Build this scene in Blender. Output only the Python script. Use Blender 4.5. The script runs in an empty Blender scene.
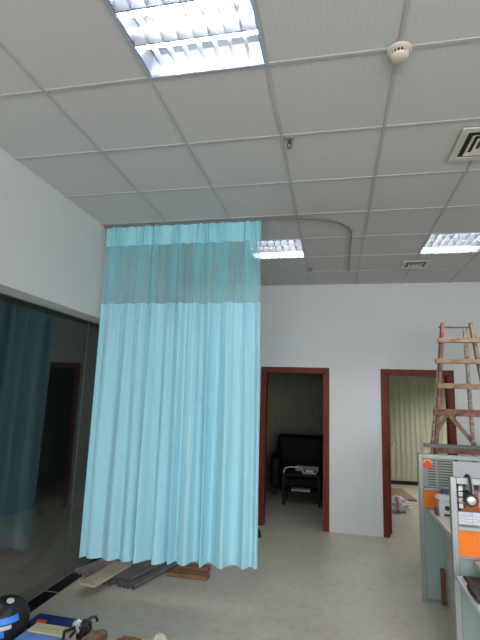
import bpy, bmesh, math, random
from mathutils import Vector, Matrix
random.seed(7)
S = bpy.context.scene
COL = S.collection
PI = math.pi

# ------------------------------------------------------------------ camera
HC = 1.6535            # eye height
CZ = 3.2224            # ceiling height
f_px, pitch, roll, yaw = 444.44, 0.1698, 0.0348, -0.2106
cy_, sy_ = math.cos(yaw), math.sin(yaw)
cp_, sp_ = math.cos(pitch), math.sin(pitch)
fw = Vector((sy_*cp_, cy_*cp_, sp_)); rt0 = Vector((cy_, -sy_, 0)); up0 = rt0.cross(fw)
rt = rt0*math.cos(roll) + up0*math.sin(roll)
up = -rt0*math.sin(roll) + up0*math.cos(roll)
cd = bpy.data.cameras.new('camera')
cd.sensor_fit = 'VERTICAL'; cd.sensor_height = 24; cd.sensor_width = 18
cd.lens = f_px/640*24; cd.clip_start = .02; cd.clip_end = 100
cam = bpy.data.objects.new('camera', cd); COL.objects.link(cam)
M = Matrix((rt, up, -fw)).transposed().to_4x4(); M.translation = (0, 0, HC)
cam.matrix_world = M
S.camera = cam

# ------------------------------------------------------------------ world, added rear fill light, exposure
w = bpy.data.worlds.new('world'); S.world = w; w.use_nodes = True
bg = w.node_tree.nodes['Background']
bg.inputs[0].default_value = (.95, .98, 1, 1); bg.inputs[1].default_value = .5
S.view_settings.view_transform = 'Standard'; S.view_settings.look = 'None'
S.view_settings.gamma = 1; S.view_settings.exposure = 1.98
try: S.view_settings.use_curve_mapping = False
except Exception: pass
FILL = 62
al = bpy.data.lights.new('rear_fill_light', 'AREA'); al.shape = 'RECTANGLE'
al.size = 5.6; al.size_y = 1.9; al.energy = FILL; al.color = (.97, .98, 1)
ao = bpy.data.objects.new('rear_fill_light', al); COL.objects.link(ao)
ao.location = (1.1, -3.35, 1.75); ao.rotation_euler = (PI/2, 0, 0)   # unseen fill light added behind the camera, shines in +Y
TUBE = 32              # emission strength of the ceiling lamp tubes

# ------------------------------------------------------------------ materials
def mat(name, col, rough=.6, metal=0, spec=.5, noise=0, nscale=8, bump=0, bscale=40, stretch=(1,1,1)):
    m = bpy.data.materials.new(name); m.use_nodes = True
    nt = m.node_tree; b = nt.nodes['Principled BSDF']
    b.inputs['Base Color'].default_value = (*col, 1); b.inputs['Roughness'].default_value = rough
    b.inputs['Metallic'].default_value = metal; b.inputs['Specular IOR Level'].default_value = spec
    tc = nt.nodes.new('ShaderNodeTexCoord'); mp = nt.nodes.new('ShaderNodeMapping')
    mp.inputs['Scale'].default_value = stretch
    nt.links.new(tc.outputs['Object'], mp.inputs[0])
    if noise:
        n = nt.nodes.new('ShaderNodeTexNoise'); n.inputs['Scale'].default_value = nscale; n.inputs['Detail'].default_value = 4
        nt.links.new(mp.outputs[0], n.inputs['Vector'])
        r = nt.nodes.new('ShaderNodeValToRGB')
        r.color_ramp.elements[0].position = .3; r.color_ramp.elements[1].position = .7
        r.color_ramp.elements[0].color = (*[max(0, c*(1-noise)) for c in col], 1)
        r.color_ramp.elements[1].color = (*[min(1, c*(1+noise)) for c in col], 1)
        nt.links.new(n.outputs['Fac'], r.inputs[0]); nt.links.new(r.outputs[0], b.inputs['Base Color'])
    if bump:
        n2 = nt.nodes.new('ShaderNodeTexNoise'); n2.inputs['Scale'].default_value = bscale
        nt.links.new(mp.outputs[0], n2.inputs['Vector'])
        bp = nt.nodes.new('ShaderNodeBump'); bp.inputs['Strength'].default_value = bump; bp.inputs['Distance'].default_value = .01
        nt.links.new(n2.outputs['Fac'], bp.inputs['Height']); nt.links.new(bp.outputs[0], b.inputs['Normal'])
    return m

def emis(name, col, s):
    m = bpy.data.materials.new(name); m.use_nodes = True; nt = m.node_tree; nt.nodes.clear()
    e = nt.nodes.new('ShaderNodeEmission'); o = nt.nodes.new('ShaderNodeOutputMaterial')
    e.inputs[0].default_value = (*col, 1); e.inputs[1].default_value = s
    nt.links.new(e.outputs[0], o.inputs[0]); return m

def ceiling_tile_mat():
    m = mat('ceiling_tile', (.50, .50, .50), .9, spec=.2)
    nt = m.node_tree; b = nt.nodes['Principled BSDF']
    tc = nt.nodes.new('ShaderNodeTexCoord'); mp = nt.nodes.new('ShaderNodeMapping')
    mp.inputs['Scale'].default_value = (36, 36, 0)
    nt.links.new(tc.outputs['Object'], mp.inputs[0])
    fr = nt.nodes.new('ShaderNodeVectorMath'); fr.operation = 'FRACTION'; nt.links.new(mp.outputs[0], fr.inputs[0])
    ds = nt.nodes.new('ShaderNodeVectorMath'); ds.operation = 'DISTANCE'; ds.inputs[1].default_value = (.5, .5, 0)
    nt.links.new(fr.outputs[0], ds.inputs[0])
    rp = nt.nodes.new('ShaderNodeValToRGB')
    rp.color_ramp.elements[0].position = .14; rp.color_ramp.elements[0].color = (.505, .505, .49, 1)
    rp.color_ramp.elements[1].position = .22; rp.color_ramp.elements[1].color = (.55, .545, .53, 1)
    nt.links.new(ds.outputs['Value'], rp.inputs[0]); nt.links.new(rp.outputs[0], b.inputs['Base Color'])
    return m

def floor_mat():
    m = mat('epoxy_floor', (.47, .44, .365), .3, spec=.5, noise=.09, nscale=1.6)
    nt = m.node_tree; b = nt.nodes['Principled BSDF']
    ramp = [n for n in nt.nodes if n.bl_idname == 'ShaderNodeValToRGB'][0]
    tc = nt.nodes.new('ShaderNodeTexCoord')
    br = nt.nodes.new('ShaderNodeTexBrick'); br.offset = 0
    br.inputs['Scale'].default_value = 1; br.inputs['Brick Width'].default_value = .8; br.inputs['Row Height'].default_value = .8
    br.inputs['Mortar Size'].default_value = .0025; br.inputs['Mortar Smooth'].default_value = .5
    br.inputs['Color1'].default_value = (1, 1, 1, 1); br.inputs['Color2'].default_value = (.965, .965, .965, 1)
    br.inputs['Mortar'].default_value = (.86, .86, .86, 1)
    nt.links.new(tc.outputs['Object'], br.inputs['Vector'])
    # sparse scuffs and paint specks
    n = nt.nodes.new('ShaderNodeTexNoise'); n.inputs['Scale'].default_value = 14; n.inputs['Detail'].default_value = 8
    nt.links.new(tc.outputs['Object'], n.inputs['Vector'])
    r2 = nt.nodes.new('ShaderNodeValToRGB'); r2.color_ramp.elements[0].position = .3; r2.color_ramp.elements[0].color = (.84, .84, .83, 1)
    r2.color_ramp.elements[1].position = .5; r2.color_ramp.elements[1].color = (1, 1, 1, 1)
    nt.links.new(n.outputs['Fac'], r2.inputs[0])
    x = nt.nodes.new('ShaderNodeMix'); x.data_type = 'RGBA'; x.blend_type = 'MULTIPLY'; x.inputs[0].default_value = 1
    x2 = nt.nodes.new('ShaderNodeMix'); x2.data_type = 'RGBA'; x2.blend_type = 'MULTIPLY'; x2.inputs[0].default_value = 1
    nt.links.new(ramp.outputs[0], x.inputs[6]); nt.links.new(br.outputs['Color'], x.inputs[7])
    nt.links.new(x.outputs[2], x2.inputs[6]); nt.links.new(r2.outputs[0], x2.inputs[7])
    nt.links.new(x2.outputs[2], b.inputs['Base Color'])
    return m

def glass_mat(name, tint, ior=1.5, rough=0.0):
    m = bpy.data.materials.new(name); m.use_nodes = True; nt = m.node_tree; nt.nodes.clear()
    o = nt.nodes.new('ShaderNodeOutputMaterial'); mx = nt.nodes.new('ShaderNodeMixShader')
    t = nt.nodes.new('ShaderNodeBsdfTransparent'); g = nt.nodes.new('ShaderNodeBsdfGlossy')
    t.inputs[0].default_value = (*tint, 1); g.inputs['Roughness'].default_value = rough
    fr = nt.nodes.new('ShaderNodeFresnel')   # rays cross the pane unbent, so the far face needs the inverse index
    ge = nt.nodes.new('ShaderNodeNewGeometry'); mr = nt.nodes.new('ShaderNodeMapRange')
    mr.inputs['To Min'].default_value = ior; mr.inputs['To Max'].default_value = 1/ior
    nt.links.new(ge.outputs['Backfacing'], mr.inputs['Value']); nt.links.new(mr.outputs[0], fr.inputs['IOR'])
    nt.links.new(fr.outputs[0], mx.inputs[0]); nt.links.new(t.outputs[0], mx.inputs[1]); nt.links.new(g.outputs[0], mx.inputs[2])
    nt.links.new(mx.outputs[0], o.inputs[0]); return m

def cloth_mat(name, col, trans=.35, holes=0.0):
    m = bpy.data.materials.new(name); m.use_nodes = True; nt = m.node_tree; nt.nodes.clear()
    o = nt.nodes.new('ShaderNodeOutputMaterial')
    d = nt.nodes.new('ShaderNodeBsdfDiffuse'); tl = nt.nodes.new('ShaderNodeBsdfTranslucent')
    d.inputs[0].default_value = (*col, 1); tl.inputs[0].default_value = (*col, 1)
    tc = nt.nodes.new('ShaderNodeTexCoord'); mp = nt.nodes.new('ShaderNodeMapping'); mp.inputs['Scale'].default_value = (60, 60, 400)
    wv = nt.nodes.new('ShaderNodeTexNoise'); wv.inputs['Scale'].default_value = 6
    nt.links.new(tc.outputs['Object'], mp.inputs[0]); nt.links.new(mp.outputs[0], wv.inputs['Vector'])
    bp = nt.nodes.new('ShaderNodeBump'); bp.inputs['Strength'].default_value = .15; bp.inputs['Distance'].default_value = .002
    nt.links.new(wv.outputs['Fac'], bp.inputs['Height']); nt.links.new(bp.outputs[0], d.inputs['Normal'])
    mx = nt.nodes.new('ShaderNodeMixShader'); mx.inputs[0].default_value = trans
    nt.links.new(d.outputs[0], mx.inputs[1]); nt.links.new(tl.outputs[0], mx.inputs[2])
    if holes:
        tr = nt.nodes.new('ShaderNodeBsdfTransparent'); m2 = nt.nodes.new('ShaderNodeMixShader'); m2.inputs[0].default_value = holes
        nt.links.new(mx.outputs[0], m2.inputs[1]); nt.links.new(tr.outputs[0], m2.inputs[2]); nt.links.new(m2.outputs[0], o.inputs[0])
    else: nt.links.new(mx.outputs[0], o.inputs[0])
    return m

MT = dict(
    wall=mat('white_wall', (.62, .64, .635), .8, spec=.25, noise=.02, nscale=2, bump=.05, bscale=120),
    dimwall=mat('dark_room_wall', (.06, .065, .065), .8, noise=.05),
    officewall=mat('office_wall', (.5, .51, .5), .8, noise=.03),
    tile=ceiling_tile_mat(), plain=mat('plain_ceiling', (.5, .5, .5), .9),
    grid=mat('ceiling_grid', (.42, .42, .41), .6, noise=.03, nscale=3),
    floor=floor_mat(),
    strip=mat('black_granite', (.012, .012, .014), .22, noise=.6, nscale=60),
    sealant=mat('grey_sealant', (.11, .11, .11), .6, noise=.05),
    joint=mat('pale_joint', (.35, .35, .33), .6, noise=.05),
    frame=mat('red_brown_wood', (.13, .022, .010), .5, spec=.2, noise=.25, nscale=5, stretch=(6, 6, .6)),
    glass=glass_mat('tinted_glass', (.80, .83, .82), 1.5),
    clear=glass_mat('clear_glass', (.90, .93, .92), 1.35),
    frosted=cloth_mat('pale_teal_frosted_panel', (.56, .68, .64), .55),
    alu=mat('grey_aluminium', (.33, .34, .335), .38, metal=.35, noise=.04),
    tube=emis('lamp_tube', (.93, .97, 1), TUBE),
    tube2=emis('office_lamp_tube', (1, .99, .93), 145),
    tube3=emis('side_room_fill_tube', (1, .99, .93), 22),
    refl=mat('lamp_reflector', (.16, .17, .19), .4, metal=.9, noise=.02),
    louv=mat('lamp_louvre', (.20, .21, .23), .35, metal=.8, noise=.02),
    lampframe=mat('lamp_frame', (.42, .50, .60), .4, metal=.3, noise=.03),
    curtain=cloth_mat('teal_curtain_cloth', (.45, .80, .92), .25),
    head=cloth_mat('curtain_heading_cloth', (.38, .78, .87), .2),
    net=cloth_mat('curtain_net', (.38, .80, .88), .3, .58),
    railm=mat('grey_rail', (.17, .17, .17), .5, noise=.1),
    track=mat('rail_metal', (.10, .10, .10), .4, metal=.5, noise=.1),
    cream=mat('cream_plastic', (.62, .55, .47), .5, noise=.03),
    ventcream=mat('vent_cream', (.55, .54, .47), .5, noise=.04),
    dark=mat('black_plastic', (.012, .012, .013), .45, noise=.2),
    leather=mat('black_leather', (.006, .006, .007), .6, spec=.2, noise=.3, bump=.3, bscale=30),
    darkwood=mat('dark_table_wood', (.012, .010, .010), .6, spec=.2, noise=.3, nscale=6),
    blind=mat('green_grey_blind', (.36, .37, .26), .7, noise=.08, nscale=3, stretch=(6, 6, .3)),
    blinddark=mat('olive_blind', (.15, .15, .09), .7, noise=.1, nscale=3, stretch=(6, 6, .3)),
    ladder=mat('weathered_wood', (.30, .20, .12), .75, noise=.45, nscale=9, stretch=(2, 2, 2)),
    ladder2=mat('reddish_wood', (.22, .10, .075), .75, noise=.5, nscale=9, stretch=(2, 2, 2)),
    ladderlight=mat('paint_spattered_wood', (.42, .33, .27), .8, noise=.5, nscale=25),
    orange=mat('orange_fabric', (.80, .19, .010), .7, noise=.06, nscale=30),
    slat=mat('grey_slat', (.46, .47, .44), .5, noise=.06),
    laminate=mat('pale_laminate', (.55, .54, .49), .45, noise=.04),
    white=mat('white_plastic', (.58, .60, .61), .4, noise=.02),
    paper=mat('white_paper', (.62, .63, .68), .8, noise=.05),
    pink=mat('pink_print', (.62, .22, .34), .7, noise=.2, nscale=30),
    inkgrey=mat('grey_print', (.25, .27, .30), .7, noise=.3, nscale=40),
    red=mat('red_sticker', (.75, .07, .02), .5, noise=.15, nscale=20),
    yellow=mat('yellow_sticker', (.95, .50, .10), .5, noise=.1),
    silver=mat('silver', (.65, .66, .68), .25, metal=.8, noise=.1),
    pipe=mat('grey_pipe', (.13, .125, .12), .5, noise=.2, nscale=6),
    pinkpipe=mat('pinkish_pipe', (.30, .22, .24), .6, noise=.4, nscale=6),
    cardb=mat('cream_board', (.42, .37, .27), .8, noise=.2, nscale=5),
    plank=mat('orange_brown_plank', (.22, .11, .05), .7, noise=.3, nscale=5, stretch=(.6, 5, 5)),
    blue=mat('bright_blue', (.03, .22, .75), .45, noise=.12, nscale=12),
    navy=mat('navy_print', (.012, .03, .15), .4, noise=.5, nscale=14),
    brown=mat('brown_fluff', (.20, .13, .08), .95, noise=.4, nscale=25, bump=.8, bscale=60),
    brownstrip=mat('brown_strip', (.16, .06, .035), .6, noise=.2),
    grey=mat('grey_plastic', (.3, .3, .3), .5, noise=.1),
)

# ------------------------------------------------------------------ helpers
class MB:
    def __init__(s): s.bm = bmesh.new(); s.mi = 0
    def _tag(s, n0):
        s.bm.faces.ensure_lookup_table()
        for i in range(n0, len(s.bm.faces)): s.bm.faces[i].material_index = s.mi
    def box(s, lo, hi, bev=0, rot=None, piv=None):
        n0 = len(s.bm.faces)
        lo, hi = Vector(lo), Vector(hi); c = (lo+hi)/2; d = hi-lo
        m = Matrix.Translation(c) @ Matrix.Diagonal((d.x, d.y, d.z, 1))
        if rot is not None:
            p = Vector(piv) if piv is not None else c
            m = Matrix.Translation(p) @ rot.to_4x4() @ Matrix.Translation(-p) @ m
        r = bmesh.ops.create_cube(s.bm, size=1, matrix=m)
        if bev:
            es = list({e for v in r['verts'] for e in v.link_edges})
            bmesh.ops.bevel(s.bm, geom=es, offset=bev, segments=2, profile=.5, affect='EDGES')
        s._tag(n0); return s
    def beam(s, a, b, wx, wy, bev=0):
        """rectangular bar from a to b; wx is its width along X-ish, wy the other way"""
        a, b = Vector(a), Vector(b); z = (b-a).normalized()
        x = Vector((1, 0, 0)); x = (x - z*x.dot(z))
        if x.length < .1: x = Vector((0, 1, 0)); x = x - z*x.dot(z)
        x.normalize(); y = z.cross(x)
        R = Matrix((x, y, z)).transposed().to_4x4()
        n0 = len(s.bm.faces)
        m = Matrix.Translation((a+b)/2) @ R @ Matrix.Diagonal((wx, wy, (b-a).length, 1))
        r = bmesh.ops.create_cube(s.bm, size=1, matrix=m)
        if bev:
            es = list({e for v in r['verts'] for e in v.link_edges})
            bmesh.ops.bevel(s.bm, geom=es, offset=bev, segments=2, profile=.5, affect='EDGES')
        s._tag(n0); return s
    def cyl(s, a, b, r, r2=None, seg=16):
        a, b = Vector(a), Vector(b); n0 = len(s.bm.faces)
        q = Vector((0, 0, 1)).rotation_difference(b-a).to_matrix().to_4x4()
        bmesh.ops.create_cone(s.bm, cap_ends=True, segments=seg, radius1=r, radius2=r if r2 is None else r2,
                              depth=(b-a).length, matrix=Matrix.Translation((a+b)/2) @ q)
        s._tag(n0); return s
    def tube(s, pts, r, seg=8, closed=False):
        n0 = len(s.bm.faces); pts = [Vector(p) for p in pts]; rings = []
        n = len(pts); ref = None
        for i, p in enumerate(pts):
            t = (pts[(i+1) % n] - pts[i-1]) if closed else (pts[min(i+1, n-1)] - pts[max(i-1, 0)])
            t.normalize()
            if ref is None:
                ref = Vector((0, 0, 1)) if abs(t.z) < .9 else Vector((1, 0, 0))
            u = (ref - t*ref.dot(t)).normalized(); v = t.cross(u); ref = u
            rings.append([s.bm.verts.new(p + (u*math.cos(2*PI*k/seg)+v*math.sin(2*PI*k/seg))*r) for k in range(seg)])
        m = n if closed else n-1
        for i in range(m):
            A, B = rings[i], rings[(i+1) % n]
            for k in range(seg): s.bm.faces.new((A[k], A[(k+1) % seg], B[(k+1) % seg], B[k]))
        if not closed: s.bm.faces.new(rings[0][::-1]); s.bm.faces.new(rings[-1])
        s._tag(n0); return s
    def ring(s, a, b, ro, ri, seg=16):
        """open pipe with a bore"""
        a, b = Vector(a), Vector(b); n0 = len(s.bm.faces); z = (b-a).normalized()
        x = z.orthogonal().normalized(); y = z.cross(x)
        def loop(c, r): return [s.bm.verts.new(c+(x*math.cos(2*PI*k/seg)+y*math.sin(2*PI*k/seg))*r) for k in range(seg)]
        L = [loop(a, ro), loop(b, ro), loop(b, ri), loop(a, ri)]
        for j in range(4):
            A, B = L[j], L[(j+1) % 4]
            for k in range(seg): s.bm.faces.new((A[k], A[(k+1) % seg], B[(k+1) % seg], B[k]))
        s._tag(n0); return s
    def lathe(s, prof, c=(0, 0, 0), seg=32, axis=None):
        n0 = len(s.bm.faces); c = Vector(c)
        R = Vector((0, 0, 1)).rotation_difference(Vector(axis)).to_matrix() if axis else Matrix.Identity(3)
        rings = []
        for r, z in prof:
            if r < 1e-6: rings.append([s.bm.verts.new(c+R@Vector((0, 0, z)))])
            else: rings.append([s.bm.verts.new(c+R@Vector((r*math.cos(2*PI*k/seg), r*math.sin(2*PI*k/seg), z))) for k in range(seg)])
        for A, B in zip(rings, rings[1:]):
            for k in range(seg):
                if len(A) == 1 and len(B) == 1: continue
                if len(A) == 1: s.bm.faces.new((A[0], B[(k+1) % seg], B[k]))
                elif len(B) == 1: s.bm.faces.new((A[k], A[(k+1) % seg], B[0]))
                else: s.bm.faces.new((A[k], A[(k+1) % seg], B[(k+1) % seg], B[k]))
        s._tag(n0); return s
    def prism(s, pts, lo, hi, axis='y'):
        """2-D outline extruded along an axis (outline in the other two)"""
        n0 = len(s.bm.faces)
        def P(p, t):
            return {'y': (p[0], t, p[1]), 'x': (t, p[0], p[1]), 'z': (p[0], p[1], t)}[axis]
        A = [s.bm.verts.new(P(p, lo)) for p in pts]; B = [s.bm.verts.new(P(p, hi)) for p in pts]
        n = len(pts)
        s.bm.faces.new(A); s.bm.faces.new(B[::-1])
        for i in range(n): s.bm.faces.new((A[i], B[i], B[(i+1) % n], A[(i+1) % n]))
        s._tag(n0); return s
    def sheet(s, fn, nu, nv):
        n0 = len(s.bm.faces)
        V = [[s.bm.verts.new(fn(i/nu, j/nv)) for i in range(nu+1)] for j in range(nv+1)]
        for j in range(nv):
            for i in range(nu): s.bm.faces.new((V[j][i], V[j][i+1], V[j+1][i+1], V[j+1][i]))
        s._tag(n0); return s
    def build(s, name, m, parent=None, smooth=False, origin=None):
        bmesh.ops.recalc_face_normals(s.bm, faces=s.bm.faces)
        vs = s.bm.verts
        if origin is None:
            lo = [min(v.co[k] for v in vs) for k in range(3)]; hi = [max(v.co[k] for v in vs) for k in range(3)]
            origin = ((lo[0]+hi[0])/2, (lo[1]+hi[1])/2, lo[2])
        if parent is not None: base = Vector(parent_world(parent))
        o_ = Vector(origin)
        bmesh.ops.translate(s.bm, vec=-o_, verts=vs)
        me = bpy.data.meshes.new(name); s.bm.to_mesh(me); s.bm.free()
        for k in (m if isinstance(m, (list, tuple)) else [m]): me.materials.append(k)
        if smooth:
            for p in me.polygons: p.use_smooth = True
            try: me.set_sharp_from_angle(angle=math.radians(40))
            except Exception: pass
        o = bpy.data.objects.new(name, me); COL.objects.link(o)
        if parent is not None: o.parent = parent; o.location = o_ - base
        else: o.location = o_
        return o

def parent_world(o):
    l = Vector(o.location)
    while o.parent is not None: o = o.parent; l = l + o.location
    return l

def thing(name, label, cat, loc, group=None):
    o = bpy.data.objects.new(name, None); COL.objects.link(o); o.location = loc
    o.empty_display_size = .1
    return tag(o, label, cat, group)
def tag(o, label, cat, group=None, kind=None):
    o['label'] = label; o['category'] = cat
    if group: o['group'] = group
    if kind: o['kind'] = kind
    return o
def struct(o, label=None):
    o['kind'] = 'structure'
    if label: o['label'] = label
    return o
def dup(root, loc, label, group=None):
    r = root.copy(); COL.objects.link(r); r.location = loc; r['label'] = label
    if group: r['group'] = group
    for ch in list(root.children):
        c = ch.copy(); COL.objects.link(c); c.parent = r
        for g in ch.children:
            d = g.copy(); COL.objects.link(d); d.parent = c
    return r

# ------------------------------------------------------------------ the room
YB = 6.12                      # face of the far wall
XW = -2.166                    # face of the left bulkhead
XG = -2.365                     # glass plane
XR, YR = 4.6, -3.5
GX0, GY0, T = -1.5085, 1.8652, .6     # ceiling grid origin and pitch
LAMPS = [(1, -1), (4, -1), (1, 4), (4, 4), (1, -6), (4, -6)]

struct(MB().box((-4.3, YR-.1, -.1), (XR+.1, 10.1, 0)).build('floor', MT['floor'], origin=(0, 0, 0)), 'pale grey glossy floor')

mb = MB(); skip = set(LAMPS)
for c in range(-2, 11):
    for r in range(-9, 8):
        x0 = max(GX0+c*T, XW); x1 = min(GX0+(c+1)*T, XR); y0 = max(GY0+r*T, YR); y1 = min(GY0+(r+1)*T, YB)
        if x1-x0 < .01 or y1-y0 < .01 or (c, r) in skip: continue
        mb.box((x0, y0, CZ+.004), (x1, y1, CZ+.02))
struct(mb.build('ceiling', MT['tile'], origin=(GX0, GY0, CZ)), 'perforated square ceiling tiles')
mb = MB()
for c in range(-2, 12):
    x = GX0+c*T
    if XW+.1 < x < XR: mb.box((x-.009, YR, CZ-.003), (x+.009, YB, CZ+.004))
for r in range(-9, 9):
    y = GY0+r*T
    if YR < y < YB: mb.box((XW, y-.009, CZ-.0025), (XR, y+.009, CZ+.0035))
struct(mb.build('trim_1', MT['grid'], origin=(GX0, GY0, CZ)), 'grey metal grid between ceiling tiles')
struct(MB().box((XW-.3, YR-.1, CZ+.22), (XR+.1, YB+.1, CZ+.27)).build('ceiling_slab', MT['plain']))

SB = 2.335
struct(MB().box((XG-.02, YR, SB), (XW, YB, CZ+.2)).build('wall_left', MT['wall']), 'white upper wall above the glass partition')
struct(MB().box((XR, YR-.1, 0), (XR+.1, YB+.1, CZ+.2)).build('wall_right', MT['wall']))
# rear wall with a long window opening
mb = MB(); mb.box((XG, YR-.1, 0), (XR, YR, .8)); mb.box((XG, YR-.1, 2.75), (XR, YR, CZ+.2))
mb.box((XG, YR-.1, .8), (-1.75, YR, 2.75)); mb.box((3.95, YR-.1, .8), (XR, YR, 2.75))
struct(mb.build('wall_rear', MT['wall']))

# far wall, with the two door openings
D1 = (-.925, -.115); D2 = (.66, 1.435); DT = 2.012; FT = .058
mb = MB()
for x0, x1 in ((XG-.02, D1[0]), (D1[1], D2[0]), (D2[1], XR)): mb.box((x0, YB, 0), (x1, YB+.12, CZ+.2))
for x0, x1 in (D1, D2): mb.box((x0, YB, DT), (x1, YB+.12, CZ+.2))
struct(mb.build('wall_back', MT['wall']), 'white far wall with two doorways')

def door_frame(name, x0, x1, lab):
    mb = MB()
    for a, b in ((x0-FT, x0), (x1, x1+FT)): mb.box((a, YB-.014, 0), (b, YB, DT), .003)
    mb.box((x0-FT, YB-.014, DT), (x1+FT, YB, DT+FT), .003)
    for a, b in ((x0, x0+.022), (x1-.022, x1)): mb.box((a, YB-.008, 0), (b, YB+.13, DT))
    mb.box((x0, YB-.008, DT-.022), (x1, YB+.13, DT))
    for a, b in ((x0-FT, x0), (x1, x1+FT)): mb.box((a, YB+.12, 0), (b, YB+.134, DT+FT))
    return struct(mb.build(name, MT['frame']), lab)
door_frame('door_1', *D1, 'red-brown wooden frame of the dark doorway beside the curtain')
door_frame('door_2', *D2, 'red-brown wooden frame of the lit doorway behind the ladder')
# open leaf of the lit office, folded back inside, only its lever handle peeps out
a = Vector((.70, YB+.14, 0)); b = Vector((.765, YB+.93, 0))
lf = MB().beam((a+b)/2+Vector((0, 0, .01)), (a+b)/2+Vector((0, 0, 2.0)), .04, (b-a).length)
leaf = lf.build('door_3', MT['frame']); struct(leaf, 'open brown door leaf inside the lit office')
leaf.rotation_euler = (0, 0, -math.atan2(b.x-a.x, b.y-a.y))
h = MB().cyl((.775, YB+.87, 1.04), (.835, YB+.87, 1.04), .011).cyl((.775, YB+.87, 1.04), (.782, YB+.87, 1.04), .028)
h.tube([(.83, YB+.87, 1.04), (.838, YB+.85, 1.04), (.84, YB+.76, 1.045)], .010)
hd = h.build('door_handle', MT['silver'], smooth=True)
hd.parent = leaf; hd.matrix_parent_inverse = (Matrix.Translation(leaf.location) @ leaf.rotation_euler.to_matrix().to_4x4()).inverted()

# offices behind the far wall
OB = 9.95; OC = 2.85
struct(MB().box((-1.9, OB, 0), (3.3, OB+.1, OC)).build('wall_office_back', MT['officewall']))
struct(MB().box((.22, YB+.12, 0), (.32, OB, OC)).build('wall_office_divider', MT['officewall']))
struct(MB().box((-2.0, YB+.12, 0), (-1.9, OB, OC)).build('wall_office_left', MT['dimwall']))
struct(MB().box((3.2, YB+.12, 0), (3.3, OB, OC)).build('wall_office_right', MT['officewall']))
struct(MB().box((-2.0, YB+.12, OC), (3.3, OB+.1, OC+.1)).build('ceiling_office', MT['plain']))
struct(MB().box((.32, OB-.012, 0), (3.2, OB, .07)).build('baseboard_office', MT['dark']))

# the dim room behind the glass
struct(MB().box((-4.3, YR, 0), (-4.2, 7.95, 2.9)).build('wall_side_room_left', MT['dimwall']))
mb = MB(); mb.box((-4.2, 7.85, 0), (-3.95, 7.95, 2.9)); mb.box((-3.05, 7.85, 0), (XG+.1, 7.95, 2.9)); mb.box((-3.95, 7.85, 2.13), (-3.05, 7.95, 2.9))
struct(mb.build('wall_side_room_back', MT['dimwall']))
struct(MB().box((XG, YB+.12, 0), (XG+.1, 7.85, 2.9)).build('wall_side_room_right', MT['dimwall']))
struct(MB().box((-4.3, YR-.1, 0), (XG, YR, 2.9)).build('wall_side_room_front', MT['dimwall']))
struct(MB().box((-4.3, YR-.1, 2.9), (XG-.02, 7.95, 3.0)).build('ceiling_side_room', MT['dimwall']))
lf = MB().box((-3.94, 7.88, 0), (-3.06, 7.92, 2.12)).build('reflection_door', MT['dark']); struct(lf, 'black door added behind the glass to stand for the reflected doorway')  # added leaf, stands in for the dark doorway mirrored in the glass
MB().cyl((-3.13, 7.88, 1.0), (-3.13, 7.84, 1.0), .02).box((-3.24, 7.835, .99), (-3.12, 7.85, 1.01)).build('door_handle', MT['grey'], lf)

# glass partition panes
SEAM = 3.93
struct(MB().box((XG-.006, YR, 0), (XG+.006, SEAM-.003, SB)).build('window_1', MT['glass']), 'dark tinted glass partition pane nearer the camera')
struct(MB().box((XG-.006, SEAM+.003, 0), (XG+.006, YB, SB)).build('window_2', MT['glass']), 'dark tinted glass partition pane behind the curtain')
struct(MB().box((XG-.004, SEAM-.003, 0), (XG+.007, SEAM+.003, SB)).build('trim_2', MT['sealant']), 'sealant joint between the glass panes')
mb = MB(); y = YR
for y0, y1 in ((YR, .5), (.503, 1.7), (1.703, 2.6), (2.603, 3.62), (3.626, 4.8), (4.803, YB)): mb.box((-2.352, y0, 0), (-2.222, y1, .003))
struct(mb.build('trim_3', MT['strip']), 'black speckled stone strip along the foot of the glass')
struct(MB().box((-2.352, 3.618, 0), (-2.222, 3.628, .0034)).box((-2.225, YR, 0), (-2.2175, YB, .0034)).build('trim_4', MT['joint']), 'pale joint beside the black stone strip')
# ------------------------------------------------------------------ ceiling lamps
def make_lamp(loc, label, tubem):
    t = thing('ceiling_lamp', label, 'lamp', loc, 'square louvred ceiling lamps')
    x, y, z = loc; h = .3; d = .115
    mb = MB()
    for s in (-1, 1):
        mb.box((x-h, y+s*h-(.012 if s > 0 else -.0), z-.005), (x+h, y+s*h+(.0 if s > 0 else .012), z+.004))
        mb.box((x+s*h-(.012 if s > 0 else 0), y-h+.012, z-.005), (x+s*h+(0 if s > 0 else .012), y+h-.012, z+.004))
    mb.build('frame', MT['lampframe'], t)
    mb = MB(); g = h-.012
    mb.box((x-g, y-g, z+d), (x+g, y+g, z+d+.01))
    for s in (-1, 1):
        mb.box((x-g, y+s*g-.004, z), (x+g, y+s*g+.004, z+d)); mb.box((x+s*g-.004, y-g, z), (x+s*g+.004, y+g, z+d))
    mb.build('housing', MT['refl'], t)
    for k in (-1, 0, 1):
        MB().cyl((x-g+.02, y+k*.185, z+.085), (x+g-.02, y+k*.185, z+.085), .014, seg=12).build('tube', tubem, t, smooth=True)
    mb = MB()
    for k in (-.5, .5):   # V-shaped reflector blades between the tubes
        yy = y+k*.185
        mb.prism([(yy-.004, z+.002), (yy+.004, z+.002), (yy+.028, z+.072), (yy-.028, z+.072)], x-g, x+g, 'x')
    for k in range(1, 8):
        xx = x-g+2*g*k/8
        mb.box((xx-.0015, y-g, z+.003), (xx+.0015, y+g, z+.062))
    mb.build('louvre', MT['louv'], t)
    return t
def cellc(c, r): return (GX0+(c+.5)*T, GY0+(r+.5)*T, CZ)
lamp0 = make_lamp(cellc(1, -1), 'large glaring square louvred lamp nearest the camera, at the top left of the ceiling', MT['tube'])
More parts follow.
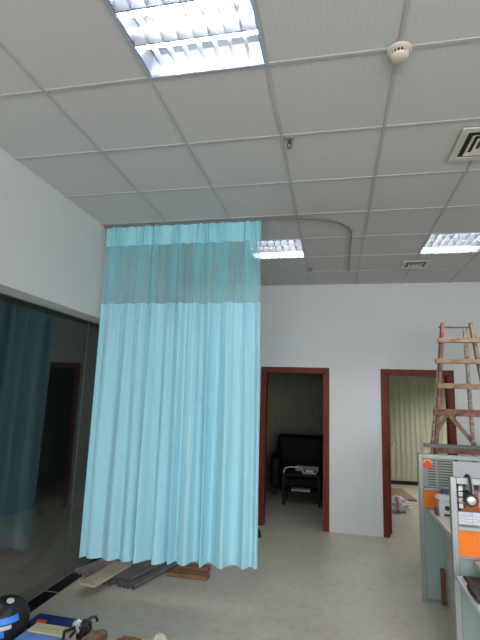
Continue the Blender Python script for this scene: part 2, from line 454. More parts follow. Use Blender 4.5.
LL = {(4, -1): 'square louvred ceiling lamp right of the smoke detector, outside the picture',
      (1, 4): 'square louvred ceiling lamp half hidden behind the top right of the curtain',
      (4, 4): 'small far square louvred ceiling lamp at the right edge, between the two air vents',
      (1, -6): 'square louvred ceiling lamp behind the camera on the left',
      (4, -6): 'square louvred ceiling lamp behind the camera on the right'}
for k, v in LL.items(): dup(lamp0, cellc(*k), v)
ol = make_lamp((2.3, 8.3, OC-.13), 'square louvred lamp on the ceiling of the lit office', MT['tube2'])
sl = make_lamp((-3.3, 2.2, 2.77), 'unseen louvred fill lamp added to brighten the room behind the glass', MT['tube3'])  # unseen lamp added to lift the side room floor

# ------------------------------------------------------------------ ceiling fittings
t = thing('smoke_detector', 'round cream smoke detector on the ceiling between tiles', 'smoke detector', (.291, 1.872, CZ-.004))
x, y, z = t.location
MB().lathe([(0, 0), (.064, 0), (.064, -.010), (.058, -.014), (.052, -.016), (0, -.016)], (x, y, z), 32).build('base', MT['cream'], t, smooth=True)
mb = MB()
mb.lathe([(0, -.016), (.041, -.016), (.041, -.036), (0, -.036)], (x, y, z), 32)
mb.build('sensor_chamber', MT['dark'], t, smooth=True)
mb = MB()
for k in range(16):
    a = 2*PI*k/16; mb.box((x+.040, y-.0022, z-.036), (x+.049, y+.0022, z-.016), rot=Matrix.Rotation(a, 3, 'Z'), piv=(x, y, z-.02))
mb.lathe([(0, -.036), (.047, -.036), (.046, -.044), (.040, -.050), (.02, -.054), (0, -.054)], (x, y, z), 32)
mb.build('cap', MT['cream'], t, smooth=True)

t.scale = (.85, .85, .85)
def sprinkler(x, y, label):
    t = thing('sprinkler', label, 'sprinkler', (x, y, CZ), 'ceiling sprinkler heads')
    z = CZ
    MB().lathe([(0, 0.004), (.030, 0.004), (.028, -.006), (.014, -.008), (0, -.008)], (x, y, z), 24).build('escutcheon', MT['grey'], t, smooth=True)
    MB().cyl((x, y, z-.008), (x, y, z-.032), .010, seg=12).build('body', MT['track'], t)
    MB().tube([(x-.010, y, z-.03), (x-.014, y, z-.042), (x-.010, y, z-.055), (x, y, z-.060), (x+.010, y, z-.055), (x+.014, y, z-.042), (x+.010, y, z-.03)], .003, 6).build('yoke', MT['track'], t)
    MB().cyl((x, y, z-.032), (x, y, z-.056), .0035, seg=8).build('bulb', MT['brownstrip'], t)
    MB().lathe([(0, -.060), (.018, -.060), (.018, -.0625), (0, -.0625)], (x, y, z), 16).build('deflector', MT['silver'], t)
sprinkler(-.262, 2.497, 'dark sprinkler head hanging in the open ceiling, in front of the curved rail')
sprinkler(-.268, 5.286, 'tiny far sprinkler head just inside the end of the curved rail')

def vent(cx, cy, s, label):
    t = thing('air_vent', label, 'air vent', (cx, cy, CZ-.003), 'square ceiling air vents')
    z = CZ-.003; h = s/2
    mb = MB(); fwd = .045
    for sg in (-1, 1):
        mb.box((cx-h, cy+sg*(h-fwd/2)-fwd/2, z-.010), (cx+h, cy+sg*(h-fwd/2)+fwd/2, z), .003)
        mb.box((cx+sg*(h-fwd/2)-fwd/2, cy-h+fwd, z-.010), (cx+sg*(h-fwd/2)+fwd/2, cy+h-fwd, z), .003)
    mb.build('frame', MT['ventcream'], t)
    MB().box((cx-h+fwd, cy-h+fwd, z-.0015), (cx+h-fwd, cy+h-fwd, z)).build('backing', MT['dark'], t)
    k = h-fwd-.028; i = 0
    while k > .012:
        mb = MB()
        o = k; n = k-.022        # a sloping square ring
        pts = [(-1, -1), (1, -1), (1, 1), (-1, 1)]
        for j in range(4):
            a, b = pts[j], pts[(j+1) % 4]
            P = [(cx+a[0]*o, cy+a[1]*o, z-.014), (cx+b[0]*o, cy+b[1]*o, z-.014), (cx+b[0]*n, cy+b[1]*n, z-.004), (cx+a[0]*n, cy+a[1]*n, z-.004)]
            V = [mb.bm.verts.new(p) for p in P]; W = [mb.bm.verts.new((p[0], p[1], p[2]+.0025)) for p in P]
            mb.bm.faces.new(V); mb.bm.faces.new(W[::-1])
            for q in range(4): mb.bm.faces.new((V[q], V[(q+1) % 4], W[(q+1) % 4], W[q]))
        mb.build('louvre', MT['ventcream'], t)
        k -= .036
vent(.915, 2.72, .37, 'larger nearer square air vent with stepped louvres at the right edge')
vent(.92, 5.23, .30, 'smaller far air vent beyond the far right lamp')

# ------------------------------------------------------------------ curtain rail and curtain
YC = 3.715; zr = CZ-.003
pts = [(XW+.004, YC)]; R_ = .46; XE = .17
pts += [(XE-R_-.02, YC-.01)]
for k in range(1, 13):
    a = -PI/2 + PI/2*k/12; pts.append((XE-R_+R_*math.cos(a), YC+R_+.01+R_*math.sin(a)))
pts.append((XE+.005, 5.41))
mb = MB(); prof = [(-.007, 0), (.007, 0), (.007, -.014), (-.007, -.014)]
rings = []
for i, p in enumerate(pts):
    p0 = Vector(pts[max(i-1, 0)]); p1 = Vector(pts[min(i+1, len(pts)-1)]); d = (p1-p0).normalized(); nrm = Vector((d.y, -d.x))
    rings.append([mb.bm.verts.new((p[0]+nrm.x*a, p[1]+nrm.y*a, zr+b)) for a, b in prof])
for A, B in zip(rings, rings[1:]):
    for k in range(4): mb.bm.faces.new((A[k], A[(k+1) % 4], B[(k+1) % 4], B[k]))
mb.bm.faces.new(rings[0]); mb.bm.faces.new(rings[-1][::-1])
t = thing('curtain_rail', 'thin dark ceiling rail with a rounded corner carrying the teal curtain', 'curtain rail', (-.6, YC, zr-.02))
mb.build('rail', MT['railm'], t)
MB().box((XE-.009, 5.405, zr-.022), (XE+.019, 5.42, zr)).build('end_cap', MT['grey'], t)

ZT, Z1, Z2, Z3 = 3.204, 3.02, 2.46, .255     # heading top, heading bottom, net bottom, hem
random.seed(11)
NF = 11
knots = [0]
for k in range(NF*2): knots.append(knots[-1]+random.uniform(.45, 1.6))
knots = [k/knots[-1] for k in knots]
amp = [random.uniform(.35, 1.35) for _ in knots]
def fold(s):
    for i in range(len(knots)-1):
        if s <= knots[i+1] or i == len(knots)-2:
            u = (s-knots[i])/(knots[i+1]-knots[i]); u = min(max(u, 0), 1); break
    sg = 1 if i % 2 == 0 else -1
    return sg*math.sin(PI*u)*(amp[i])
PL = [.035, .10, .26, .335, .47, .62, .695, .77, .92, .98]       # pleat clusters of the heading
def pleat(s):
    v = 0
    for c in PL: v += math.exp(-((s-c)/.042)**2)
    return min(v, 1)
def cpos(s, z):
    tz = (ZT-z)/(ZT-Z3)
    xl = -2.132 + .016*tz; xr = -.632 + .055*tz - .03*max(0, tz-.6)
    cl = .013*(math.sin(2*PI*s*7+.6)+.5*math.sin(2*PI*s*3))*max(0, 1-tz*1.5)   # pulled together under the pleats
    x = xl+(xr-xl)*s + cl*min(1, min(s, 1-s)*15)
    g = min(1, tz/.12)
    gc = max(0, 1-tz/.42)                               # how far the pinch pleats still gather the cloth
    for c in PL: x -= .016*gc*((s-c)/.045)*math.exp(-((s-c)/.045)**2)*min(1, min(s, 1-s)*15)
    x += (.0085*gc*pleat(s)+.003*gc)*math.sin(s*2*PI*124)*min(1, min(s, 1-s)*40)
    A = .012+.040*(tz**.5)
    y = YC + A*fold(s)*g + .010*math.sin(s*40+tz*5)*tz
    y += gc*.011*pleat(s)*math.sin(s*2*PI*62+.4) + .008*math.sin(2*PI*s*17)*(1-g)
    y += .006*math.sin(2*PI*s*53+1)*g*(1-tz)**2        # fine gathers
    x += .012*tz*math.sin(s*2*PI*NF*.9+2)*min(1, min(s, 1-s)*15)
    return (x, y, z + .075*s*max(0, (tz-.5)*2))
t = thing('curtain', 'long pleated pale turquoise curtain with a see-through net top, hanging from the ceiling rail', 'curtain', (-1.38, YC, Z3))
def cloth_part(name, z0, z1, nv, m, th=.0, off=0, nu=520):
    mb = MB(); mb.sheet(lambda s, v: cpos(s, z0+(z1-z0)*v), nu, nv)
    o = mb.build(name, m, t, smooth=False)
    for p in o.data.polygons: p.use_smooth = True
    return o
cl = cloth_part('cloth', Z2, Z3+.035, 40, MT['curtain'])
hem = cloth_part('hem', Z3+.035, Z3, 2, MT['curtain'])
nt_ = cloth_part('net_panel', Z1, Z2, 12, MT['net'], nu=1000)
he = cloth_part('heading', ZT, Z1, 6, MT['head'], nu=1000)
for c in PL:
    xx, yy, _ = cpos(c, ZT-.02)
    MB().tube([(xx, YC, zr-.019), (xx, YC, ZT+.002), (xx, YC+.004, ZT-.02)], .003, 6).build('hook', MT['white'], t)

# ------------------------------------------------------------------ desks and partitions
def partition(x0, y, w_, label, kind):
    t = thing('desk_partition', label, 'partition', (x0, y, 0), 'office desk partitions')
    H = 1.205; f = .036; th = .045; y0, y1 = y-th/2, y+th/2
    mb = MB()
    mb.box((x0, y0, .0), (x0+f, y1, H), .004); mb.box((x0+w_-f, y0, 0), (x0+w_, y1, H), .004)
    for z0, z1 in ((H-f, H), (.900, .922), (.742, .755), (.0, .022)): mb.box((x0+f, y0, z0), (x0+w_-f, y1, z1), .002)
    mb.build('frame', MT['alu'], t)
    MB().box((x0+f, y-.012, .755), (x0+w_-f, y+.012, .900)).build('orange_panel', MT['orange'], t)['label'] = 'orange fabric strip'
    MB().box((x0+f, y-.010, .022), (x0+w_-f, y+.010, .742)).build('lower_panel', MT['frosted'], t)['label'] = 'pale teal lower panel'
    g = MB().box((x0+f, y-.003, .922), (x0+w_-f, y+.003, H-f)).build('glass_panel', MT['clear'], t)
    return t, x0+f, x0+w_-f, H-f
YP1, YP2 = 4.36, 3.10
t1, gx0, gx1, gz = partition(.735, YP1, 1.45, 'far desk partition with a slatted glass top and a round red sticker', 1)
mb = MB()
mb.box((gx0+.004, YP1+.006, .924), (gx0+.265, YP1+.012, gz-.002))
o = mb.build('slat_board', MT['slat'], t1)
mb = MB()
for k in range(10):                                     # dark slots between the slats
    z = .940+k*.0225
    mb.box((gx0+.045, YP1+.0045, z), (gx0+.108, YP1+.006, z+.009)); mb.box((gx0+.128, YP1+.0045, z), (gx0+.255, YP1+.006, z+.009))
mb.build('slots', MT['track'], o)
st = MB().cyl((.815, YP1-.003, 1.122), (.815, YP1-.006, 1.122), .042, seg=28)
st = st.build('sticker', MT['red'], t1)
mb = MB()
for k in range(5):
    a = PI*(.12+.19*k); cx, cz = .815+.036*math.cos(a), 1.124+.030*math.sin(a)
    mb.cyl((cx, YP1-.006, cz), (cx, YP1-.008, cz), .010, seg=12)
mb.build('sticker_crest', MT['yellow'], st)
tag(MB().box((1.02, YP1-.0065, 1.0), (1.40, YP1-.004, 1.155)).build('notice', MT['paper']), 'white paper notice stuck on the glass of the far partition', 'paper')

t2, gx0, gx1, gz = partition(.702, YP2, 1.5, 'near desk partition at the right edge with a headset hanging on it', 2)
# little photo strip on the glass
for k in range(4):
    z = 1.128-k*.034
    o = MB().box((.752, YP2-.006, z), (.775, YP2-.004, z+.026)).build('photo_sticker', MT['white'])
    tag(o, '%s of four small black and white photo stickers on the near partition' % ['topmost', 'second', 'third', 'lowest'][k], 'sticker', 'photo stickers on the near partition')
    MB().box((.775, YP2-.0062, z+.003), (.791, YP2-.004, z+.026)).build('dark_photo', MT['dark'], o)['label'] = 'black square of the sticker'
tag(MB().box((.865, YP2-.006, 1.03), (.99, YP2-.004, 1.125)).build('leaflet', MT['pink']), 'pink leaflet on the near partition glass right of the headset', 'paper')
mb = MB(); mb.box((.745, YP2-.0055, .935), (.97, YP2-.004, 1.005))
o = tag(mb.build('drawing_sheet', MT['paper']), 'pale sheet with grey lines low on the near partition glass', 'paper')
mb = MB()
for k in range(3):
    zz = .948+k*.018
    mb.tube([(.75+i*.011, YP2-.006, zz+.004*math.sin(i*.9+k)) for i in range(20)], .0011, 5)
mb.box((.822, YP2-.0065, .935), (.824, YP2-.0055, 1.005))
mb.build('drawn_line', MT['inkgrey'], o)

# headset hung over the top rail of the near partition
t = thing('headset', 'black and silver headset hanging from the top of the near partition', 'headphones', (.835, YP2-.04, 1.07))
mb = MB()
P = []
for k in range(25):
    a = PI*k/24
    P.append((.803+.022*math.sin(a)*.2+.012*math.cos(a)*.5, YP2-.052*math.cos(a)*1.15, 1.105+.118*math.sin(a)))
mb.tube(P, .0065, 8); mb.build('headband', MT['dark'], t, smooth=True)
mb = MB(); mb.tube([(p[0]+.010, p[1]*1.0+(-.004 if k < 12 else .004), p[2]-.002) for k, p in enumerate(P[1:-1])], .003, 6)
mb.build('band_wire', MT['grey'], t, smooth=True)
for s, nm in ((-1, 'ear_cup'), (1, 'ear_cup')):
    yy = YP2+s*.060
    c = MB().lathe([(0, -.014), (.026, -.014), (.036, -.006), (.038, .004), (.034, .010), (0, .010)], (.807, yy, 1.085), 28, axis=(0, s, 0)).build(nm, MT['dark'], t, smooth=True)
    MB().lathe([(0, .010), (.027, .010), (.024, .017), (.012, .021), (0, .022)], (.807, yy, 1.085), 28, axis=(0, s, 0)).build('silver_cap', MT['silver'], c, smooth=True)
MB().tube([(.778, YP2-.065, 1.078), (.765, YP2-.068, 1.082), (.752, YP2-.066, 1.083)], .003, 6).build('microphone_arm', MT['dark'], t)

def desk(ya, yb, xl, label):
    t = thing('desk', label, 'desk', (xl+.5, (ya+yb)/2, 0), 'office desks along the right side')
    MB().box((xl, ya, .712), (xl+1.3, yb, .740), .004).build('desktop', MT['laminate'], t)
    MB().box((xl+.115, yb-.62, 0), (xl+.14, yb-.002, .712)).build('side_panel', MT['laminate'], t)
    MB().box((xl+1.25, ya+.03, 0), (xl+1.275, yb-.01, .712)).build('side_panel', MT['laminate'], t)
    MB().box((xl+.14, yb-.03, .25), (xl+1.25, yb-.012, .712)).build('modesty_panel', MT['laminate'], t)
    return t
dk1 = desk(YP2+.03, YP1-.03, .815, 'pale desk between the two partitions')
dk2 = desk(YP2-1.25, YP2-.03, .815, 'pale desk in the right corner in front of the near partition')
o = MB().box((.880, YP1-.055, 0), (.915, YP1-.028, .28), .003).build('cable_duct', MT['brownstrip']); tag(o, 'brown upright strip leaning against the teal panel of the far partition', 'trunking')

def tray(x, ya, yb, t, lk):
    """pull-out keyboard shelf and what lies on it"""
    z = .655
    MB().box((x, ya, z-.028), (x+.55, yb, z), .012).build('keyboard_shelf', MT['white'], t, smooth=True)['label'] = 'white pull-out keyboard shelf'
    MB().box((x+.0, ya, z-.01), (x+.55, ya+.045, z+.016), .012).build('shelf_lip', MT['white'], t, smooth=True)
    for s in (.14, .5): MB().box((x+s, ya+.1, z), (x+s+.015, yb-.03, .712)).build('bracket', MT['grey'], t)
    k = thing('keyboard', lk, 'keyboard', (x+.35, ya+.45, z), 'black keyboards on the pull-out shelves')
    kb = MB().box((x+.035, ya+.385, z+.0005), (x+.5, yb-.045, z+.016), .004).build('body', MT['dark'], k)
    n = int((yb-.05-ya-.39)/.022)
    mb = MB()
    for r in range(n):
        yy = ya+.392+r*.022
        for c in range(20): mb.box((x+.042+c*.022, yy, z+.016), (x+.061+c*.022, yy+.016, z+.023))
    mb.build('keys', MT['track'], kb)
    o = MB().box((x+.004, ya+.19, z+.0005), (x+.5, ya+.375, z+.045), .02).build('wrist_rest', MT['dark'], smooth=True)
    return o
o = tray(.700, 2.47, 3.06, dk2, 'black keyboard in the right corner')
tag(o, 'thick dark brown wrist rest in front of the keyboard in the right corner', 'wrist rest')
o.data.materials[0] = mat('brown_black_foam', (.035, .022, .018), .6, noise=.2)
o = tray(.865, 3.72, 4.30, dk1, 'black keyboard under the far desk')
tag(o, 'black wrist rest on the shelf under the far desk', 'wrist rest')

# things on the desks
t = thing('tape_dispenser', 'white boxy device with a round black opening on the far desk', 'device', (.91, 4.15, .740))
MB().prism([(.845, .7405), (.985, .7405), (.985, .845), (.94, .875), (.845, .845)], 4.10, 4.20, 'y').build('body', MT['white'], t)
MB().cyl((.905, 4.10, .812), (.905, 4.092, .812), .019, seg=20).build('opening', MT['dark'], t)
MB().prism([(.828, .878), (.985, .878), (.985, .896), (.85, .906)], 4.10, 4.19, 'y').box((.85, 4.12, .845), (.975, 4.17, .878)).build('lid', MT['white'], t)
MB().box((.88, 4.092, .752), (.97, 4.101, .766)).build('slot', MT['dark'], t)
t = thing('desk_box', 'dark blue box with a brown side behind the white device', 'box', (.955, 4.24, .740))
MB().box((.90, 4.215, .7405), (1.04, 4.30, .925), .003).build('body', MT['navy'], t)
MB().box((.905, 4.211, .86), (.945, 4.2155, .90)).build('round_mark', MT['brownstrip'], t)
o = MB().box((.826, 4.12, .7405), (.836, 4.20, .80)).build('red_notebook', MT['ladder2']); tag(o, 'small reddish card beside the white device on the far desk', 'card')
t = thing('paper_stack', 'grey papers on the desk in the right corner', 'papers', (.95, 2.95, .740))
for k in range(4):
    MB().box((.835+.006*k, 2.86, .7405+.006*k), (1.06, 3.055, .7455+.006*k), rot=Matrix.Rotation(.05*k-.08, 3, 'Z')).build('sheet', [MT['paper'], MT['inkgrey']][k % 2], t)

# ------------------------------------------------------------------ wooden ladder
t = thing('stepladder', 'paint-spattered wooden trestle stepladder behind the far partition', 'ladder', (1.25, 5.1, 0))
CX = 1.275
def hw(z): return .135+(2.52-z)*.105
def fy(z): return 4.80+(z)*.085         # front frame leans back
def ry(z): return 5.62-(z)*.19
ZL = 2.50
for s in (-1, 1):
    MB().beam((CX+s*hw(0), fy(0), 0), (CX+s*hw(ZL), fy(ZL), ZL), .034, .055, .004).build('front_stile', MT['ladder2' if s < 0 else 'ladder'], t)
    MB().beam((CX+s*(hw(0)-.11), ry(0), 0), (CX+s*(hw(ZL-.02)-.025), ry(ZL-.02), ZL-.02), .036, .04, .004).build('rear_stile', MT['ladderlight'], t)
for z, over, th, m in ((2.305, .045, .048, 'ladder'), (2.085, .06, .045, 'ladder'), (1.83, .03, .052, 'ladder'), (1.565, .05, .068, 'ladder2'), (.95, .03, .04, 'ladder'), (.62, .03, .04, 'ladder'), (.3, .03, .04, 'ladder')):
    MB().box((CX-hw(z)-over, fy(z)-.055, z-th/2), (CX+hw(z)+over, fy(z)-.005, z+th/2), .005).build('rung', MT[m], t)
MB().box((CX-hw(1.25)-.13, fy(1.23)-.06, 1.215), (CX+hw(1.25)+.13, fy(1.23)-.025, 1.255), .004).build('cross_board', MT['track'], t)
MB().box((CX-hw(1.2)-.02, fy(1.17)-.06, 1.17), (CX+hw(1.2)+.02, fy(1.17)-.03, 1.215), .004).build('cross_board', MT['ladder2'], t)
zc = 1.54
MB().beam((CX-.055, ry(zc)+.02, zc), (CX-hw(1.2)+.06, ry(1.2)+.02, 1.22), .035, .025).build('brace', MT['ladder'], t)
MB().beam((CX-.045, ry(zc)-.01, zc), (CX+hw(1.2)-.05, ry(1.2)-.01, 1.22), .045, .025).build('brace', MT['ladder'], t)
MB().cyl((CX-hw(2.44)-.03, fy(2.44)+.03, 2.455), (CX+hw(2.44)+.03, fy(2.44)+.03, 2.455), .010).build('pivot_rod', MT['track'], t)

# ------------------------------------------------------------------ office interiors
def blind(x0, x1, z0, z1, y, pitch_, m, label):
    t = thing('vertical_blind', label, 'blind', ((x0+x1)/2, y, z0), None)
    MB().box((x0, y-.035, z1), (x1, y+.03, z1+.06)).build('headrail', MT['dark' if m == 'blinddark' else 'grey'], t)
    mb = MB(); n = int((x1-x0)/pitch_)
    for k in range(n):
        xx = x0+(k+.5)*pitch_; a = random.uniform(.10, .2)
        def fn(u, v, xx=xx, a=a): 
            s = (u-.5)*pitch_*1.12
            return (xx+s*math.cos(a), y+s*math.sin(a)+.006*math.cos((u-.5)*PI), z0+(z1-z0)*v)
        mb.sheet(fn, 4, 1)
    o = mb.build('slats', MT[m], t)
    for p in o.data.polygons: p.use_smooth = True
blind(-1.85, .18, .10, 2.17, OB-.06, .11, 'blind', 'shaded olive vertical blind in the unlit office behind the black armchair')
blind(.36, 3.1, .085, 2.6, OB-.06, .10, 'blind', 'pale green vertical blind across the back of the lit office')

# black armchair
t = thing('armchair', 'bulky black leather armchair in the dark doorway', 'armchair', (-.55, 8.25, 0))
def pad(lo, hi, bev, nm, m=MT['leather']):
    o = MB().box(lo, hi).build(nm, m, t)
    md = o.modifiers.new('bevel', 'BEVEL'); md.width = bev; md.segments = 4
    for p in o.data.polygons: p.use_smooth = True
    return o
pad((-1.02, 8.42, .28), (-.02, 8.68, .99), .09, 'backrest')
pad((-.90, 7.95, .30), (-.14, 8.42, .47), .05, 'seat')
pad((-1.08, 7.93, .12), (-.90, 8.5, .66), .06, 'armrest'); pad((-.14, 7.93, .12), (.04, 8.5, .66), .06, 'armrest')
pad((-.90, 7.97, .10), (-.14, 8.45, .30), .02, 'base')
for sx in (-1.0, -.06):
    for sy in (8.0, 8.58): MB().cyl((sx, sy, 0), (sx, sy, .13), .022).build('foot', MT['dark'], t)
# low table with things on it
t = thing('side_table', 'low dark table in front of the black armchair', 'table', (-.52, 7.56, 0))
MB().box((-.80, 7.34, .445), (-.20, 7.80, .475), .004).build('table_top', MT['darkwood'], t)
MB().box((-.77, 7.37, .19), (-.23, 7.77, .208)).build('shelf', MT['darkwood'], t)
for sx in (-.775, -.225):
    for sy in (7.365, 7.775): MB().box((sx-.02, sy-.02, 0), (sx+.02, sy+.02, .445)).build('leg', MT['darkwood'], t)
o = MB().tube([(-.78+.02*0, 7.38, .478), (-.775, 7.39, .52), (-.75, 7.42, .55), (-.70, 7.45, .562), (-.58, 7.47, .565), (-.50, 7.5, .548)], .012, 8).build('white_hose', MT['white'], smooth=True)
tag(o, 'curved white strip on the low dark table', 'strip')
t = thing('open_carton', 'small pale open carton on the right of the low dark table', 'box', (-.40, 7.55, .475))
MB().box((-.49, 7.42, .4755), (-.27, 7.62, .50)).build('base', MT['cardb'], t)
MB().box((-.49, 7.42, .50), (-.475, 7.62, .56)).build('flap', MT['white'], t)
MB().box((-.44, 7.46, .50), (-.32, 7.54, .53)).build('packet', MT['white'], t)
o = MB().box((-.62, 7.66, .4755), (-.24, 7.79, .56), .01).build('grey_file', MT['grey']); tag(o, 'dull grey file lying at the back of the low dark table', 'file')
o = MB().box((-.66, 7.40, .2085), (-.36, 7.60, .235), .004).build('magazine', MT['grey']); tag(o, 'grey magazine on the lower shelf of the dark table', 'magazine')
# door stopper by the frame
t = thing('door_stopper', 'small black door stopper on the floor at the foot of the left door frame', 'door stopper', (-.90, 5.62, 0))
MB().lathe([(0, 0), (.045, 0), (.05, .01), (.045, .055), (.03, .09), (0, .095)], (-.90, 5.62, 0), 20).build('rubber_body', MT['dark'], t, smooth=True)
MB().cyl((-.90, 5.62, .095), (-.90, 5.62, .11), .012).build('screw', MT['grey'], t)

# lumps
def lump(name, c, r, m, seed, amp_=.18, freq=3.0, flat=0.0, parent=None, sub=5, rz=0):
    rnd = random.Random(seed); ph = [Vector((rnd.uniform(-9, 9), rnd.uniform(-9, 9), rnd.uniform(-9, 9))) for _ in range(4)]
    from mathutils import noise as N
    mb = MB(); bmesh.ops.create_icosphere(mb.bm, subdivisions=sub, radius=1)
    Rz = Matrix.Rotation(rz, 3, 'Z')
    for v in mb.bm.verts:
        n = v.co.normalized(); k = 1+amp_*N.noise(n*freq+ph[0])+amp_*.5*N.noise(n*freq*2.7+ph[1])
        p = Vector((n.x*r[0], n.y*r[1], n.z*r[2]))*k
        p = Rz @ p
        v.co = Vector(c)+p
        if v.co.z < flat+.0005: v.co.z = flat+.0005
    return mb.build(name, m, parent, smooth=True)
t = thing('carrier_bag', 'crumpled white bag with a red band on the floor of the lit office', 'bag', (.93, 7.55, 0))
lump('bag_body', (.93, 7.55, .10), (.19, .14, .12), MT['white'], 4, .3, 3, parent=t)
lump('red_band', (.945, 7.50, .10), (.035, .12, .125), MT['pink'], 5, .2, 3, parent=t)
lump('dark_lining', (1.02, 7.60, .17), (.09, .05, .05), MT['inkgrey'], 6, .3, 3, parent=t)
o = MB().box((.95, 8.35, 0), (1.32, 9.3, .03), rot=Matrix.Rotation(.12, 3, 'Z')).build('cardboard_sheet', mat('brown_cardboard', (.26, .18, .09), .85, noise=.15)); tag(o, 'flat brown cardboard on the floor of the lit office behind the bag', 'cardboard')

# ------------------------------------------------------------------ under the curtain: pipes and boards
def pipe(a, b, r, m, label, group):
    t = MB().ring(a, b, r, r*.72, 14).build('pipe', MT[m], smooth=True)
    return tag(t, label, 'pipe', group)
G1 = 'grey pipes bundled on the floor under the curtain'
r = .021; n = 0
names1 = ['leftmost', 'second from left', 'third from left', 'middle', 'third from right', 'second from right', 'rightmost']
for k in range(7):
    x = -1.945+k*.0455; dy = random.uniform(-.02, .04)
    pipe((x+.284*dy, 3.87+dy, r+.0005), (x+.284*dy+.27, 4.82+dy, r+.0005), r, 'pipe', 'dark grey pipe, %s in the bundle\'s bottom row under the curtain' % names1[k], G1)
for k in range(5):
    x = -1.9222+k*.0455; dy = random.uniform(0, .05)
    pipe((x+.284*dy, 3.87+dy, r+.0375), (x+.284*dy+.27, 4.82+dy, r+.0375), r, 'pipe', 'dark grey pipe, %s in the bundle\'s upper row' % ['leftmost', 'second from left', 'middle', 'second from right', 'rightmost'][k], G1)
G2 = 'pinkish tubes at the foot of the glass'
for k in range(4):
    x = -2.315+k*.045; yo = 4.02-.02*k
    pipe((x, yo, .0245), (x+.26, yo+.75, .0245), .0205, 'pinkpipe', 'pinkish grey tube, %s of four by the cream board' % ['leftmost', 'second from left', 'third from left', 'rightmost'][k], G2)
o = MB().beam((-1.975, 3.61, .094), (-1.90, 4.12, .094), .165, .018, .004).build('cream_board', MT['cardb']); tag(o, 'cream board with a squared end lying across the pipes', 'board')
for k, (x0, x1, y, lab) in enumerate(((-1.515, -1.12, 4.26, 'front orange-brown plank on the floor right of the pipes'), (-1.465, -1.16, 4.42, 'rear orange-brown plank behind another on the floor under the curtain'))):
    o = MB().box((x0, y-.055, .0005), (x1, y+.055, .032+.012*k), .003).build('wooden_plank', MT['plank']); tag(o, lab, 'plank', 'orange-brown planks under the curtain')

# ------------------------------------------------------------------ heap in the near left corner
t = thing('ball', 'black ball with bright blue and white bands in the lower left corner', 'ball', (-2.125, 2.865, 0))
mb = MB(); bmesh.ops.create_uvsphere(mb.bm, u_segments=48, v_segments=32, radius=.143, matrix=Matrix.Translation((-2.125, 2.865, .143)))
mb.build('body', MT['dark'], t, smooth=True)
def band(a0, a1, z0, z1, m, nm, ax=Vector((.35, -.75, .55)), R=.1445):
    ax = ax.normalized(); e1 = Vector((.6, -.8, 0)); e1 = (e1-ax*e1.dot(ax)).normalized(); e2 = ax.cross(e1)
    mb = MB()
    def fn(u, v):
        ph = a0+(a1-a0)*u; th = z0+(z1-z0)*v
        d = ax*math.cos(th)+(e1*math.cos(ph)+e2*math.sin(ph))*math.sin(th)
        return Vector((-2.125, 2.865, .143))+d*R
    mb.sheet(fn, 40, 6)
    o = mb.build(nm, m, t)
    sm = o.modifiers.new('thick', 'SOLIDIFY'); sm.thickness = .003
    for p in o.data.polygons: p.use_smooth = True
AX = Vector((-.12, -.05, 1))
band(-2.6, .62, 1.14, 1.42, MT['blue'], 'blue_band', AX)
band(-2.3, .25, 1.46, 1.62, MT['white'], 'white_band', AX)
band(-2.6, -.05, 1.66, 1.95, MT['blue'], 'blue_band', AX)
band(-PI, PI, .0, .16, MT['white'], 'white_patch', Vector((.32, -.25, 1)))
band(-PI, PI, .02, .5, MT['blue'], 'blue_patch', Vector((-.9, -.9, 1.0)))

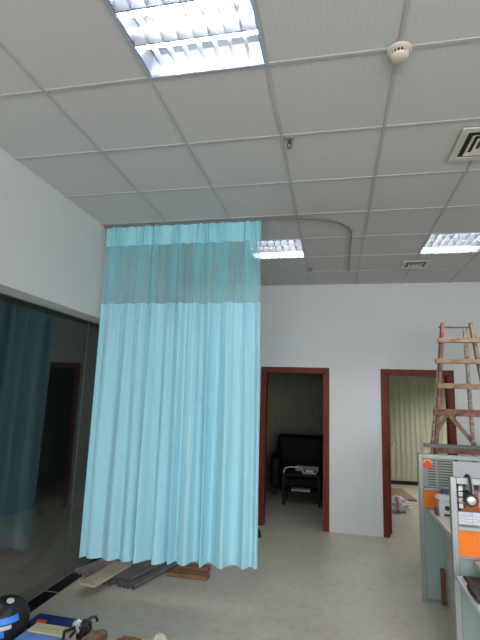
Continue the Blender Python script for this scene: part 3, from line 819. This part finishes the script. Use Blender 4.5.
t = thing('printed_carton', 'flat navy blue printed carton beside the ball', 'box', (-1.88, 3.04, 0))
MB().box((-2.05, 2.985, .0005), (-1.745, 3.12, .085), .002).build('body', MT['navy'], t)
MB().box((-2.0, 3.0, .085), (-1.93, 3.04, .0862)).build('red_print', MT['red'], t)
t = thing('cream_carton', 'cream coloured long carton in front of the navy carton', 'box', (-1.80, 2.90, 0))
MB().box((-1.96, 2.86, .0005), (-1.665, 2.965, .105), .003).build('body', mat('cream_card', (.55, .47, .32), .7, noise=.08), t)
MB().box((-1.95, 2.905, .105), (-1.68, 2.912, .1065)).build('seam_tape', MT['cardb'], t)
t = thing('blue_folder', 'light blue folder in front of the cream carton at the picture edge', 'folder', (-1.80, 2.76, 0))
MB().box((-1.97, 2.66, .0005), (-1.63, 2.845, .10), .004).build('cover', mat('light_blue_card', (.16, .32, .78), .5, noise=.1), t)
MB().box((-1.96, 2.655, .012), (-1.64, 2.6605, .088)).build('page_edges', MT['paper'], t)
t = thing('sandal', 'black and white strappy shoe lying past the navy carton', 'shoe', (-1.68, 3.06, 0))
lump('sole', (-1.66, 3.06, .05), (.05, .045, .06), MT['dark'], 12, .35, 2.5, parent=t)
lump('white_upper', (-1.705, 3.045, .07), (.035, .03, .045), MT['white'], 13, .35, 2.5, parent=t)
MB().tube([(-1.66, 3.06, .09), (-1.63, 3.075, .125), (-1.60, 3.09, .13), (-1.59, 3.10, .10)], .010, 8).build('strap', MT['dark'], t, smooth=True)
o = MB().tube([(-1.66, 2.80, .108), (-1.69, 2.86, .13), (-1.66, 2.93, .125), (-1.64, 2.90, .118), (-1.64, 2.85, .113)], .010, 8).build('black_cable', MT['dark'], smooth=True); tag(o, 'black cable looped over the right end of the cream carton', 'cable')
o = lump('brown_cloth', (-1.545, 2.99, .025), (.08, .11, .05), MT['brown'], 21, .25, 3); tag(o, 'crumpled greyish brown cloth right of the shoe', 'cloth')
mb = mat('ginger_fluff', (.30, .13, .04), .95, noise=.4, nscale=25, bump=.8, bscale=60)
o = lump('ginger_cloth', (-1.31, 2.99, .022), (.12, .11, .038), mb, 22, .25, 3); tag(o, 'ginger brown fluffy cloth at the bottom edge of the picture', 'cloth')
o = lump('white_cloth', (-1.125, 3.07, .035), (.045, .07, .055), MT['cream'], 23, .25, 3); tag(o, 'small creamy white lump right of the ginger brown cloth', 'cloth')
